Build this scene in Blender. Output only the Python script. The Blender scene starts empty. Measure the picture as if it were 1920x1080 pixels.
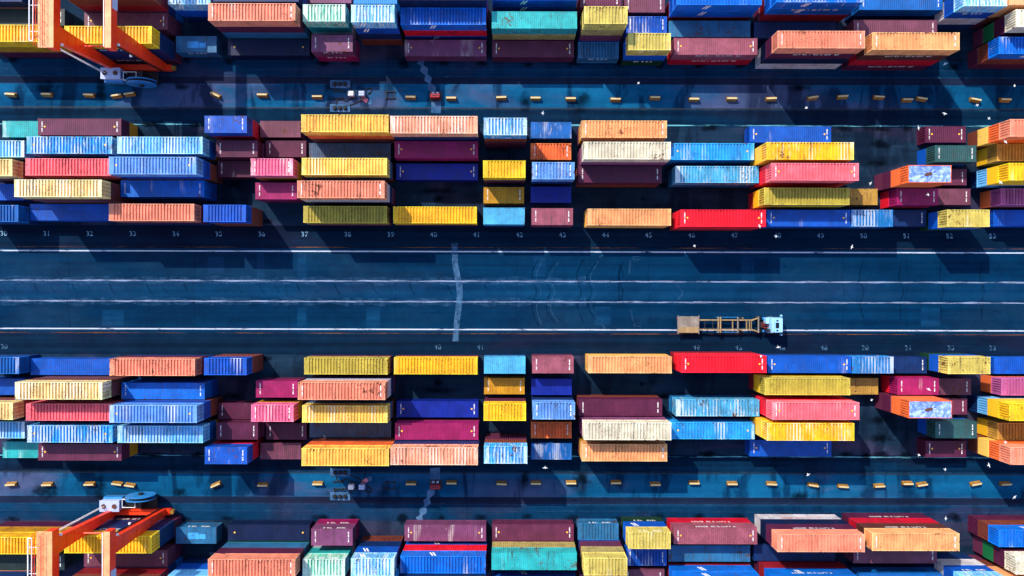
import bpy, math, random
import numpy as np
from mathutils import Vector, Matrix
R = math.radians
random.seed(7)
S = bpy.context.scene
C = S.collection

# ------------------------------------------------------------------ camera, sky, sun, exposure
H, F = 122.0, 1500.0            # camera height in metres, focal length in photo pixels
NX, NY, ROLL = 955.0, 545.0, 0.0025
cam = bpy.data.objects.new('camera', bpy.data.cameras.new('camera'))
C.objects.link(cam)
cam.location = (0, 0, H)
cam.rotation_euler = (0, 0, ROLL)
cam.data.sensor_width = 36.0
cam.data.lens = 36.0 * F / 1920.0
cam.data.shift_x = (960 - NX) / 1920.0
cam.data.shift_y = (NY - 540) / 1920.0
cam.data.clip_end = 5000
S.camera = cam

EL, AZ = 44.0, math.degrees(math.atan2(.58, .81))   # height of the sun; its light travels AZ degrees east of south
w = bpy.data.worlds.new('World'); S.world = w; w.use_nodes = True
nt = w.node_tree
sky = nt.nodes.new('ShaderNodeTexSky'); sky.sky_type = 'NISHITA'; sky.sun_disc = False
sky.sun_elevation = R(EL); sky.sun_rotation = R(360 - AZ)
bg = nt.nodes['Background']; bg.inputs['Strength'].default_value = 0.15
nt.links.new(sky.outputs[0], bg.inputs['Color'])
sl = bpy.data.lights.new('sun', 'SUN'); sl.energy = 2.8; sl.angle = R(0.5); sl.color = (1.0, 0.91, 0.77)
so = bpy.data.objects.new('sun', sl); C.objects.link(so)
so.rotation_euler = Vector((math.sin(R(AZ))*math.cos(R(EL)), -math.cos(R(AZ))*math.cos(R(EL)), -math.sin(R(EL)))).to_track_quat('-Z', 'Y').to_euler()
S.view_settings.view_transform = 'Standard'
S.view_settings.look = 'None'
S.view_settings.gamma = 1.0
S.view_settings.exposure = 0.95
S.render.resolution_x, S.render.resolution_y = 1024, 576

# ------------------------------------------------------------------ helpers
def P(px, py, z=0.0):
    """world point at height z that the photo shows at pixel (px, py)"""
    u, v = (px - NX), (NY - py)
    k = (H - z) / F
    c, s = math.cos(ROLL), math.sin(ROLL)
    return Vector(((u * c - v * s) * k, (u * s + v * c) * k, z))

def lin(rgb):
    return tuple((x / 255 / 12.92) if x / 255 <= .04045 else ((x / 255 + .055) / 1.055) ** 2.4 for x in rgb)

class MB:
    def __init__(self): self.v, self.f = [], []
    def add(self, vs, fs):
        o = len(self.v); self.v += [tuple(p) for p in vs]; self.f += [tuple(i + o for i in f) for f in fs]
        return self
    def box(self, x0, x1, y0, y1, z0, z1):
        return self.add([(x0,y0,z0),(x1,y0,z0),(x1,y1,z0),(x0,y1,z0),(x0,y0,z1),(x1,y0,z1),(x1,y1,z1),(x0,y1,z1)],
                 [(0,3,2,1),(4,5,6,7),(0,1,5,4),(1,2,6,5),(2,3,7,6),(3,0,4,7)])
    def hexa(self, bot, top):
        return self.add(list(bot) + list(top), [(0,3,2,1),(4,5,6,7),(0,1,5,4),(1,2,6,5),(2,3,7,6),(3,0,4,7)])
    def bevel_box(self, x0, x1, y0, y1, z0, z1, b):
        def ring(i, z): return [(x0+i+b,y0+i,z),(x1-i-b,y0+i,z),(x1-i,y0+i+b,z),(x1-i,y1-i-b,z),(x1-i-b,y1-i,z),(x0+i+b,y1-i,z),(x0+i,y1-i-b,z),(x0+i,y0+i+b,z)]
        rs = [ring(0, z0), ring(0, z1-b), ring(b*.7, z1)]
        vs = [p for r in rs for p in r]
        fs = [tuple(range(7,-1,-1)), tuple(range(16,24))]
        for k in range(2):
            for i in range(8):
                j = (i+1) % 8; fs.append((k*8+i, k*8+j, k*8+8+j, k*8+8+i))
        return self.add(vs, fs)
    def cyl(self, p, q, r0, r1=None, n=12, cap=True):
        p, q = Vector(p), Vector(q); r1 = r0 if r1 is None else r1
        d = (q - p).normalized()
        a = d.orthogonal().normalized(); b = d.cross(a)
        vs = []
        for c, r in ((p, r0), (q, r1)):
            for i in range(n):
                t = 2*math.pi*i/n; vs.append(c + a*math.cos(t)*r + b*math.sin(t)*r)
        fs = [(i, (i+1) % n, n+(i+1) % n, n+i) for i in range(n)]
        if cap: fs += [tuple(range(n-1,-1,-1)), tuple(range(n, 2*n))]
        return self.add(vs, fs)
    def tube(self, pts, r, n=6):
        pts = [Vector(p) for p in pts]
        vs, fs = [], []
        for k, p in enumerate(pts):
            d = (pts[min(k+1, len(pts)-1)] - pts[max(k-1, 0)]).normalized()
            a = d.cross(Vector((0,0,1)))
            a = a.normalized() if a.length > .01 else Vector((1,0,0))
            b = a.cross(d).normalized()
            for i in range(n):
                t = 2*math.pi*i/n; vs.append(p + a*math.cos(t)*r + b*math.sin(t)*r)
        for k in range(len(pts)-1):
            for i in range(n):
                j = (i+1) % n; fs.append((k*n+i, k*n+j, k*n+n+j, k*n+n+i))
        fs += [tuple(range(n-1,-1,-1)), tuple(range((len(pts)-1)*n, len(pts)*n))]
        return self.add(vs, fs)
    def sheet(self, x0, x1, y0, y1, z):
        return self.add([(x0,y0,z),(x1,y0,z),(x1,y1,z),(x0,y1,z)], [(0,1,2,3)])
    def mesh(self, name, mat=None):
        me = bpy.data.meshes.new(name); me.from_pydata(self.v, [], self.f); me.update()
        if mat: me.materials.append(mat)
        return me
    def obj(self, name, mat=None, parent=None):
        return link(name, self.mesh(name, mat), parent)

def link(name, me, parent=None):
    o = bpy.data.objects.new(name, me); C.objects.link(o)
    if parent: o.parent = parent
    return o
def empty(name, loc, rz=0.0):
    o = bpy.data.objects.new(name, None); C.objects.link(o); o.location = loc; o.rotation_euler = (0, 0, rz)
    o.empty_display_size = .3
    return o
def tag(o, label, cat, group=None):
    o['label'] = label; o['category'] = cat
    if group: o['group'] = group
    return o
def structure(o): o['kind'] = 'structure'; return o
def smooth_curve(pts, n=6):
    out = []
    P_ = [Vector(p) for p in pts]
    for i in range(len(P_)-1):
        p0, p1, p2, p3 = P_[max(i-1,0)], P_[i], P_[i+1], P_[min(i+2,len(P_)-1)]
        for k in range(n):
            t = k/n
            out.append(.5*((2*p1)+(p2-p0)*t+(2*p0-5*p1+4*p2-p3)*t*t+(3*p1-p0-3*p2+p3)*t**3))
    out.append(P_[-1]); return out

# ------------------------------------------------------------------ materials
class NT:
    def __init__(self, name):
        self.m = bpy.data.materials.new(name); self.m.use_nodes = True
        self.t = self.m.node_tree; self.b = self.t.nodes['Principled BSDF']
    def n(self, typ, **kw):
        x = self.t.nodes.new(typ)
        for k, v in kw.items(): setattr(x, k, v)
        return x
    def l(self, a, b): self.t.links.new(a, b)
    def math(self, op, a, b=None, c=None, clamp=False):
        x = self.n('ShaderNodeMath', operation=op, use_clamp=clamp)
        for i, v in enumerate((a, b, c)):
            if v is None: continue
            if isinstance(v, (int, float)): x.inputs[i].default_value = v
            else: self.l(v, x.inputs[i])
        return x.outputs[0]
    def mix(self, fac, a, b, blend='MIX'):
        x = self.n('ShaderNodeMix', data_type='RGBA', blend_type=blend)
        for s, v in ((x.inputs[0], fac), (x.inputs[6], a), (x.inputs[7], b)):
            if isinstance(v, (int, float)): s.default_value = v
            elif isinstance(v, tuple): s.default_value = (*v[:3], 1)
            else: self.l(v, s)
        return x.outputs[2]
    def noise(self, vec, scale, detail=4, rough=.55, dist=0.0):
        x = self.n('ShaderNodeTexNoise'); self.l(vec, x.inputs['Vector'])
        x.inputs['Scale'].default_value = scale; x.inputs['Detail'].default_value = detail
        x.inputs['Roughness'].default_value = rough; x.inputs['Distortion'].default_value = dist
        return x.outputs['Fac']
    def scaled(self, vec, s, off=None):
        x = self.n('ShaderNodeMapping'); self.l(vec, x.inputs['Vector']); x.inputs['Scale'].default_value = s
        if off is not None: x.inputs['Location'].default_value = off
        return x.outputs[0]
    def ramp(self, v, a, b):
        x = self.n('ShaderNodeMapRange', interpolation_type='SMOOTHSTEP')
        self.l(v, x.inputs[0])
        for i, q in ((1, a), (2, b)):
            if isinstance(q, (int, float)): x.inputs[i].default_value = q
            else: self.l(q, x.inputs[i])
        return x.outputs[0]

def make_paint():
    k = NT('container_paint')
    oi = k.n('ShaderNodeObjectInfo')
    tc = k.n('ShaderNodeTexCoord')
    def attr(nm):
        a = k.n('ShaderNodeAttribute', attribute_type='OBJECT', attribute_name=nm); return a.outputs['Fac']
    wear, scuff_highlight, seed = attr('wear'), attr('scuff_highlight'), attr('seed')
    sv = k.n('ShaderNodeCombineXYZ'); k.l(seed, sv.inputs[0]); k.l(k.math('MULTIPLY', seed, 1.7), sv.inputs[1])
    ad = k.n('ShaderNodeVectorMath', operation='ADD'); k.l(tc.outputs['Object'], ad.inputs[0]); k.l(sv.outputs[0], ad.inputs[1])
    vec = ad.outputs[0]
    # uneven fading of the paint
    fade = k.noise(vec, .55, 5, .6)
    col = k.mix(k.ramp(fade, .35, .7), k.mix(1.0, oi.outputs['Color'], (.72, .70, .70), 'MULTIPLY'), oi.outputs['Color'])
    panel = k.noise(k.scaled(vec, (2.2, .05, .05)), 1.0, 2, .5)
    col = k.mix(k.math('MULTIPLY', k.ramp(panel, .45, .75), .38), col, k.mix(1.0, col, (1.35, 1.3, 1.22), 'MULTIPLY'))
    # chalky scuffed paint, running across the roof
    sc = k.noise(k.scaled(vec, (2.6, .35, .35)), 1.3, 6, .65)
    scf = k.ramp(sc, k.math('SUBTRACT', .78, k.math('MULTIPLY', scuff_highlight, .45)), k.math('SUBTRACT', .92, k.math('MULTIPLY', scuff_highlight, .42)))
    col = k.mix(k.math('MULTIPLY', scf, .85), col, k.mix(.78, oi.outputs['Color'], (.78, .74, .68)))
    # pale raised ribs: rubbed paint plus bright ridge highlights put into the colour
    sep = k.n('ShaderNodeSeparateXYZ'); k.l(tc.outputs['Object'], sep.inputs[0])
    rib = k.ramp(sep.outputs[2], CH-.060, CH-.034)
    rb = k.ramp(k.noise(k.scaled(vec, (.45, .12, .3)), 1.0, 3, .5), k.math('SUBTRACT', .72, k.math('MULTIPLY', scuff_highlight, .5)), k.math('SUBTRACT', .90, k.math('MULTIPLY', scuff_highlight, .5)))
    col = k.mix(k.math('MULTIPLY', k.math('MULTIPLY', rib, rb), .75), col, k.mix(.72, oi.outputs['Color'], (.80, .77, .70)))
    # grime streaks
    gr = k.noise(k.scaled(vec, (3.5, .25, .25)), 1.0, 5, .7)
    col = k.mix(k.math('MULTIPLY', k.ramp(gr, .54, .74), k.math('MULTIPLY', wear, .85)), col, (.045, .035, .028))
    # rust blotches
    ru = k.noise(vec, 1.15, 9, .72, .4)
    clus = k.noise(vec, .33, 3, .5)
    th = k.math('SUBTRACT', k.math('SUBTRACT', .81, k.math('MULTIPLY', wear, .12)), k.math('MULTIPLY', k.ramp(clus, .45, .70), .16))
    rf = k.ramp(ru, th, k.math('ADD', th, .05))
    rcol = k.mix(k.noise(vec, 6, 3), (.16, .035, .010), (.045, .016, .010))
    col = k.mix(k.math('MULTIPLY', rf, .9), col, rcol)
    fl = k.noise(vec, 5.5, 4, .6)
    col = k.mix(k.math('MULTIPLY', k.math('MULTIPLY', k.ramp(fl, .585, .625), k.ramp(clus, .43, .56)), k.math('MULTIPLY', wear, 1.8, clamp=True)), col, (.06, .022, .014))
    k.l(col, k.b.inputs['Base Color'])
    k.l(k.math('ADD', .34, k.math('MULTIPLY', fade, .3)), k.b.inputs['Roughness'])
    k.b.inputs['Specular IOR Level'].default_value = .32
    return k.m

def make_simple(name, rgb, rough=.6, metal=0.0, var=.25, scale=2.0, dirt=0.0, spec=.5):
    k = NT(name); tc = k.n('ShaderNodeTexCoord')
    base = lin(rgb)
    nz = k.noise(tc.outputs['Object'], scale, 6, .65)
    col = k.mix(k.ramp(nz, .3, .72), tuple(c*(1-var) for c in base), tuple(min(1, c*(1+var)) for c in base))
    if dirt:
        d = k.noise(tc.outputs['Object'], scale*2.3, 7, .7)
        col = k.mix(k.math('MULTIPLY', k.ramp(d, .55, .72), dirt), col, (.05, .03, .02))
    k.l(col, k.b.inputs['Base Color'])
    k.b.inputs['Roughness'].default_value = rough; k.b.inputs['Metallic'].default_value = metal
    k.b.inputs['Specular IOR Level'].default_value = spec
    return k.m

def make_asphalt(name, dark, light, purple=(30, 32, 62), pf=.4, streak=(.012, .9), stain=0.0, fine=.35, wet=.75):
    """paving: long streaks along the traffic, patches of another tint, stains, fine grain"""
    k = NT(name); tc = k.n('ShaderNodeTexCoord'); v = tc.outputs['Object']
    a = k.noise(k.scaled(v, (streak[0], streak[1], 1)), 1.0, 7, .62)
    col = k.mix(k.ramp(a, .3, .7), lin(dark), lin(light))
    pch = k.noise(k.scaled(v, (.035, .11, 1)), 1.0, 5, .6, .6)
    col = k.mix(k.math('MULTIPLY', k.ramp(pch, .48, .66), pf), col, lin(purple))
    md = k.noise(v, .55, 6, .7)
    col = k.mix(k.math('MULTIPLY', k.ramp(md, .35, .75), .5), col, k.mix(1.0, col, (1.7, 1.6, 1.45), 'MULTIPLY'))
    bl = k.noise(k.scaled(v, (.09, .16, 1)), 1.0, 6, .62, .5)
    col = k.mix(k.math('MULTIPLY', k.ramp(bl, .40, .66), .55), col, k.mix(1.0, col, (.52, .56, .62), 'MULTIPLY'))
    g = k.noise(v, 4.5, 5, .8)
    col = k.mix(k.math('MULTIPLY', k.ramp(g, .35, .8), fine), col, k.mix(1.0, col, (.45, .5, .55), 'MULTIPLY'))
    if stain:
        s1 = k.noise(k.scaled(v, (.22, .06, 1)), 1.0, 5, .55, .8)
        col = k.mix(k.math('MULTIPLY', k.ramp(s1, .52, .60), stain), col, k.mix(1.0, col, (.30, .33, .40), 'MULTIPLY'))
        s2 = k.noise(k.scaled(v, (.5, .09, 1)), 1.0, 4, .5)
        col = k.mix(k.math('MULTIPLY', k.ramp(s2, .62, .72), stain*.8), col, k.mix(1.0, col, (.40, .44, .5), 'MULTIPLY'))
    k.l(col, k.b.inputs['Base Color'])
    k.b.inputs['Roughness'].default_value = wet
    k.b.inputs['Specular IOR Level'].default_value = .03
    return k.m

def make_marking(name, rgb, wear_lo, wear_hi, sc=(.5, 3, 1), alpha=True, gain=1.0):
    """worn road paint: where it has flaked away the paving shows through"""
    k = NT(name); tc = k.n('ShaderNodeTexCoord'); v = tc.outputs['Object']
    n1 = k.noise(k.scaled(v, sc), 1.0, 8, .72)
    f = k.ramp(n1, wear_lo, wear_hi)
    nz = k.noise(v, 1.2, 4)
    k.l(k.mix(nz, tuple(c*.7 for c in lin(rgb)), lin(rgb)), k.b.inputs['Base Color'])
    k.l(k.math('MULTIPLY', f, gain), k.b.inputs['Alpha'])
    k.b.inputs['Roughness'].default_value = .85; k.b.inputs['Specular IOR Level'].default_value = .02
    return k.m

CH, CW = 2.59, 2.44
PAINT = make_paint()
M = dict(
    ground = make_asphalt('yard_asphalt', (16, 34, 54), (28, 52, 76), (58, 54, 82), .9, (.03, .3), .6, .4),
    road = make_asphalt('road_asphalt', (0, 33, 63), (2, 49, 84), (16, 48, 76), .7, (.006, .55), 0, .3),
    mid = make_asphalt('middle_lane_asphalt', (2, 41, 75), (8, 57, 93), (22, 52, 86), .7, (.008, .8), 0, .3),
    apron = make_asphalt('apron_shade_asphalt', (4, 22, 42), (8, 36, 62), (24, 26, 50), .6, (.008, .9), 0, .3),  # shoulder paving, darkened to paint in the shade beside the stacks
    lane = make_asphalt('lane_concrete', (4, 66, 106), (14, 90, 136), (66, 78, 116), .95, (.02, .25), .95, .3),
    track = make_asphalt('crane_track_asphalt', (2, 40, 72), (10, 56, 92), (44, 48, 78), .85, (.007, 1.2), .35, .35),
    strip = make_asphalt('dark_strip_asphalt', (16, 30, 54), (26, 40, 68), (36, 34, 58), .6, (.007, 1.4), .2, .35),
    verge = make_asphalt('verge_asphalt', (2, 26, 50), (6, 44, 74), (22, 30, 54), .6, (.01, 1.0), .4, .35),
    patch = make_asphalt('concrete_patch', (44, 84, 126), (84, 118, 158), (60, 90, 130), .5, (.4, .4), .2, .4),
    line = make_marking('white_line_paint', (196, 208, 230), .34, .48, (.35, 2, 1)),
    thin = make_marking('ochre_line_paint', (150, 96, 60), .44, .64, (.12, 2, 1), gain=.75),
    wornline = make_marking('worn_line_paint', (170, 188, 228), .30, .64, (.25, 1.2, 1), gain=.66),
    number = make_marking('number_paint', (150, 196, 232), .38, .56, (1.7, 1.7, 1), gain=.8),
    faintnumber = make_marking('faint_number_paint', (110, 160, 205), .42, .60, (1.7, 1.7, 1), gain=.55),
    dust = make_marking('dusty_track', (86, 140, 195), .36, .78, (.9, .5, 1), gain=.25),
    seam = make_marking('pale_seam', (100, 150, 200), .32, .66, (.9, .5, 1), gain=.5),
    tyre = make_marking('tyre_rubber_mark', (0, 22, 50), .30, .65, (.5, .5, 1), gain=.42),
    scrape = make_marking('pale_scrape', (90, 140, 185), .36, .68, (.8, .8, 1), gain=.17),
    cyan = make_marking('pale_blue_line_paint', (120, 205, 225), .40, .62, (.16, 2, 1), gain=.8),
    black = make_simple('black_rubber', (10, 10, 13), .7),
    steel = make_simple('dark_steel', (40, 44, 52), .5, .4),
    white = make_simple('white_paint', (226, 230, 236), .45, 0, .08, 2, .25),
    mark = make_simple('white_lettering', (240, 240, 240), .6, 0, .05),
    redmark = make_simple('red_lettering', (190, 20, 40), .6, 0, .05),
    dot = make_simple('amber_dot', (250, 190, 60), .5, 0, .05),
    yellow = make_simple('barrier_yellow', (150, 108, 42), .6, 0, .2, 2.5, .35),
    cream = make_simple('barrier_lit_top', (204, 186, 138), .6, 0, .1, 3, .2),
    red = make_simple('crane_red', (246, 58, 14), .38, 0, .14, .5, .2),
    tan = make_simple('crane_deck', (222, 156, 106), .5, 0, .2, .7, .35),
    blue = make_simple('reel_blue', (44, 130, 200), .4, 0, .15, 1),
    pale = make_simple('cabinet_pale', (168, 184, 222), .45, 0, .06, 1.5, .2),
    rust = make_simple('rusty_fan', (92, 52, 38), .8, 0, .4, 5),
    cabred = make_simple('cabinet_red', (160, 22, 36), .4, 0, .15, 2),
    deck = make_simple('worn_deck', (126, 118, 110), .6, 0, .35, .8, .35),
    chassis = make_simple('chassis_ochre', (150, 128, 86), .5, 0, .25, 1.2, .3),
    cab = make_simple('truck_white', (150, 206, 240), .35, 0, .06, 1.5, .1),
    glass = make_simple('dark_glass', (14, 22, 32), .08, 0, .1),
    gull = make_simple('gull_feathers', (246, 248, 246), .8, 0, .04),
    gullgrey = make_simple('gull_wings', (206, 214, 222), .8, 0, .06),
    wood = make_simple('pink_tarpaulin', (206, 120, 140), .7, 0, .2, 4),
)
def tarp_material():
    k = NT('blue_tarpaulin'); tc = k.n('ShaderNodeTexCoord'); v = tc.outputs['Object']
    n1 = k.noise(v, 1.1, 6, .7, 1.2)
    col = k.mix(k.ramp(n1, .35, .65), lin((70, 112, 214)), lin((168, 190, 236)))
    k.l(col, k.b.inputs['Base Color']); k.b.inputs['Roughness'].default_value = .38
    return k.m
M['tarp'] = tarp_material()

# ------------------------------------------------------------------ the ground, road and lanes
def YW(py): return P(NX, py).y                 # world Y of a photo row at the camera's column
XL, XR = -130.0, 130.0
structure(MB().sheet(-900, 900, -900, 900, 0).obj('ground', M['ground']))
def band(name, mat, y0, y1, z=.004, both=True):
    for s in ((1, -1) if both else (1,)):
        a, b = sorted((s*YW(y0), s*YW(y1)))
        structure(MB().sheet(XL, XR, a, b, z).obj(name, mat))
a = YW(466.5)
structure(MB().sheet(XL, XR, -a, a, .004).obj('road', M['road']))
structure(MB().sheet(XL, XR, YW(568)+.6, YW(524)-.3, .008).obj('road_middle_lane', M['mid']))
band('roadside_apron', M['apron'], 424, 466.5)  # shoulder strip, container shade put into its dark tone
band('crane_track', M['track'], 113, 145)
band('dark_strip', M['strip'], 145, 158)
band('truck_lane', M['lane'], 158, 204)
band('lane_verge', M['verge'], 204, 238)

def wavy_line(mb, py0, half, z, amp, seed, x0=XL, x1=XR, step=.5, sgn=1):
    rnd = random.Random(seed); ph = [rnd.uniform(0, 6) for _ in range(6)]
    n = int((x1-x0)/step); vs, fs = [], []
    for i in range(n+1):
        x = x0 + (x1-x0)*i/n
        wv = amp*(math.sin(x*1.1+ph[0])+.6*math.sin(x*2.7+ph[1])+.5*math.sin(x*.45+ph[2]))
        hw = half*(1+.45*math.sin(x*.9+ph[3])*math.sin(x*.31+ph[4]))
        y = sgn*YW(py0)+wv
        vs += [(x, y-hw, z), (x, y+hw, z)]
        if i: k = 2*i; fs.append((k-2, k, k+1, k-1))
    mb.add(vs, fs)
m = MB()
for s in (1, -1):
    y = s*YW(472); m.sheet(XL, XR, y-.095, y+.095, .010)
structure(m.obj('edge_lines', M['line']))
m = MB()
for s in (1, -1):
    y = s*YW(464.5); m.sheet(XL, XR, y-.06, y+.06, .010)
structure(m.obj('ochre_lines', M['thin']))
m = MB()
wavy_line(m, 527.5, .10, .012, .018, 1); wavy_line(m, 566, .10, .012, .018, 2)
structure(m.obj('lane_lines', M['wornline']))
m = MB()
wavy_line(m, 527, .5, .0105, .06, 3, XL, P(1100, 0).x); wavy_line(m, 566.5, .5, .0105, .06, 4, XL, P(1100, 0).x)
structure(m.obj('lane_line_dust', M['dust']))
m = MB()
for s in (1, -1):
    for py, hw in ((144.5, .07), (131, .05), (159, .06), (205.5, .07)):
        wavy_line(m, py, hw, .010, .01, int(py)+s, sgn=s)
structure(m.obj('lane_lines', M['scrape']))
m = MB()
for s in (1, -1):
    wavy_line(m, 234.5, .10, .010, .01, 60+s, sgn=s)
structure(m.obj('block_edge_line', M['cyan']))
m = MB()
for s in (1, -1):
    y = s*YW(202.8); m.sheet(XL, XR, y-.07, y+.07, .010)
structure(m.obj('cable_groove', M['black']))
# dusty track crossing the road and the lanes
def ribbon(mb, pts, half, z):
    pts = [Vector(p) for p in pts]; vs, fs = [], []
    for k, p in enumerate(pts):
        d = pts[min(k+1, len(pts)-1)] - pts[max(k-1, 0)]; n = Vector((-d.y, d.x, 0)).normalized()
        h = half[k] if isinstance(half, list) else half
        vs += [(p.x-n.x*h, p.y-n.y*h, z), (p.x+n.x*h, p.y+n.y*h, z)]
        if k: j = 2*k; fs.append((j-2, j, j+1, j-1))
    mb.add(vs, fs)
m = MB()
ribbon(m, smooth_curve([P(852, 455), P(853, 490), P(857, 515), P(862, 545), P(860, 575), P(857, 600), P(854, 640)]), .45, .014)
structure(m.obj('dusty_track', M['seam']))
m = MB()
for s in (1, -1):
    def Q(px, py): p = P(px, py); return (p.x, s*p.y, 0)
    ribbon(m, smooth_curve([Q(788, 114), Q(793, 126), Q(801, 143), Q(806, 158), Q(815, 176)]), [.4+.2*math.sin(i) for i in range(25)], .012)
    ribbon(m, [Q(818, 186), Q(818, 200), Q(817, 212)], .75, .012)
structure(m.obj('pale_repair_strips', M['patch']))
# tyre marks: wide arcs across the road, slanted skids in the middle lane
m = MB()
for x, bend, y0, y1 in ((998, 12, 485, 612), (1024, 16, 490, 606), (1082, 12, 486, 604), (1101, 16, 492, 600), (1160, 9, 490, 520), (1612, 8, 485, 600), (1686, 3, 490, 600), (1762, 3, 490, 600), (1838, 3, 490, 600)):
    ribbon(m, smooth_curve([P(x+bend, y0), P(x, y0+25), P(x+1, 528), P(x+8, 547), P(x+1, 566), P(x+2, y1-22), P(x+bend, y1)]), .10, .0085)
for i in range(-1, 13):
    x = 64+i*70.3
    ribbon(m, smooth_curve([P(x, 531), P(x+5, 543), P(x+12, 553)]), .09, .0095)
    ribbon(m, smooth_curve([P(x+31, 536), P(x+36, 545), P(x+40, 549)]), .05, .0095)
structure(m.obj('tyre_marks', M['tyre']))
m = MB()
rs = random.Random(5)
for x, bend, y0, y1 in ((1006, 12, 487, 612), (1032, 16, 490, 606), (1108, 14, 490, 600)):
    ribbon(m, smooth_curve([P(x+bend, y0), P(x, y0+25), P(x+1, 528), P(x+8, 547), P(x+1, 566), P(x+2, y1-22), P(x+bend, y1)]), .09, .0088)
for q in (((1268, 533), (1280, 549), (1270, 562)), ((1182, 488), (1180, 510), (1181, 515)), ((1183, 580), (1185, 592), (1187, 602)),
          ((1122, 483), (1127, 480), (1130, 478)), ((1127, 608), (1130, 611), (1134, 614))):
    ribbon(m, smooth_curve([P(*p) for p in q]), .13, .0148)
structure(m.obj('pale_scrapes', M['scrape']))
m = MB()
for (x, y) in ((1194, 484), (1196, 609)):
    p = P(x, y); m.sheet(p.x-.65, p.x+.65, p.y-.32, p.y-.17, .0149); m.sheet(p.x-.65, p.x+.65, p.y+.17, p.y+.32, .0149); m.sheet(p.x-.65, p.x-.45, p.y-.17, p.y+.17, .0149)
structure(m.obj('faded_road_symbols', M['scrape']))
m = MB()
rs = random.Random(21)
for (x, y, ww, hh) in ((566, 500, 17, 52), (566, 595, 17, 36), (489, 498, 14, 48), (1012, 498, 22, 40), (405, 497, 30, 30), (1402, 500, 24, 50), (1745, 595, 36, 34), (212, 596, 40, 30), (700, 596, 26, 40), (1130, 592, 30, 34)):
    p, q = P(x-ww/2, y+hh/2), P(x+ww/2, y-hh/2); m.sheet(p.x, q.x, p.y, q.y, .0078)
structure(m.obj('asphalt_repairs', M['mid']))
m = MB()
for x in (128, 365, 540, 742, 968, 1218, 1405, 1580, 1700, 1842):
    ribbon(m, smooth_curve([P(x+rs.uniform(-3, 3), y) for y in (478, 500, 520, 545, 572, 596, 615)]), .045, .0082)
for j in range(16):
    x, y = rs.uniform(20, 1900), rs.choice((487, 505, 585, 602)); 
    ribbon(m, smooth_curve([P(x+i*rs.uniform(9, 16), y+rs.uniform(-3, 3)) for i in range(rs.randint(3, 8))]), .035, .0083)
structure(m.obj('road_cracks', M['tyre']))
# bay lines on the empty ground slots
m = MB()
for s in (1, -1):
    for (x, y0, y1) in ((1578, 250, 262), (1659, 247, 265), (1661.5, 247, 265), (1660, 287, 303), (776, 362, 374), (779, 362, 374), (856, 358, 374), (290, 243, 258), (370, 243, 258), (1100, 360, 370), (1180, 358, 372), (1342, 362, 374), (1315, 356, 368)):
        p, q = P(x, y0), P(x, y1)
        a, b = sorted((s*p.y, s*q.y)); m.sheet(p.x-.06, p.x+.06, a, b, .010)
    for (x0, x1, y) in ((1675, 1700, 274.5), (1705, 1718, 275)):
        p, q = P(x0, y), P(x1, y); m.sheet(p.x, q.x, s*p.y-.05, s*p.y+.05, .010)
structure(m.obj('bay_lines', M['scrape']))
# oil stains on the ground
k = NT('oil_stain'); tcn = k.n('ShaderNodeTexCoord'); gv = tcn.outputs['Generated']
sub = k.n('ShaderNodeVectorMath', operation='SUBTRACT'); k.l(tcn.outputs['UV'], sub.inputs[0]); sub.inputs[1].default_value = (.5, .5, 0)
ln = k.n('ShaderNodeVectorMath', operation='LENGTH'); k.l(sub.outputs[0], ln.inputs[0])
nz = k.noise(tcn.outputs['Object'], .9, 5, .6)
k.l(k.math('MULTIPLY', k.ramp(k.math('ADD', ln.outputs['Value'], k.math('MULTIPLY', nz, .8)), .86, .40), .62), k.b.inputs['Alpha'])
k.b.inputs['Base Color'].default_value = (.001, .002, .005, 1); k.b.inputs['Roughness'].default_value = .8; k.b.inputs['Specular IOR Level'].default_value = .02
m = MB()
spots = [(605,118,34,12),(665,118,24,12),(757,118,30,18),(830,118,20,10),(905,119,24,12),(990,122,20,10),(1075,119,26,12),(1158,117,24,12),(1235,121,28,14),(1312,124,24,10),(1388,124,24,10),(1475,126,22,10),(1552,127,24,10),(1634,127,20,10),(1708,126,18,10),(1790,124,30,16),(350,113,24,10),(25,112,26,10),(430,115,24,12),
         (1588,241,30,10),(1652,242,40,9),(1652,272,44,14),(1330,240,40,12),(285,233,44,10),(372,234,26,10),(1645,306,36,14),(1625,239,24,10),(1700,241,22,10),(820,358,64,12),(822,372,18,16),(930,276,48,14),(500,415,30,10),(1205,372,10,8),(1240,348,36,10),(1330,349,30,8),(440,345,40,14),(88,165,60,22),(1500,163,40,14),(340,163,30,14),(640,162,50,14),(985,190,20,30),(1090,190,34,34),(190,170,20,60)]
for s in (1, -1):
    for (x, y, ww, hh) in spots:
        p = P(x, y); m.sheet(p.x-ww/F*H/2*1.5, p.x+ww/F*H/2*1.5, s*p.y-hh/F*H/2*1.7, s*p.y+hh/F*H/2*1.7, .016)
me = m.mesh('oil_stains', k.m)
uv = me.uv_layers.new(name='UVMap')
for i in range(len(uv.data)): uv.data[i].uv = ((0,0),(1,0),(1,1),(0,1))[i % 4]
structure(link('oil_stains', me))

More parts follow.
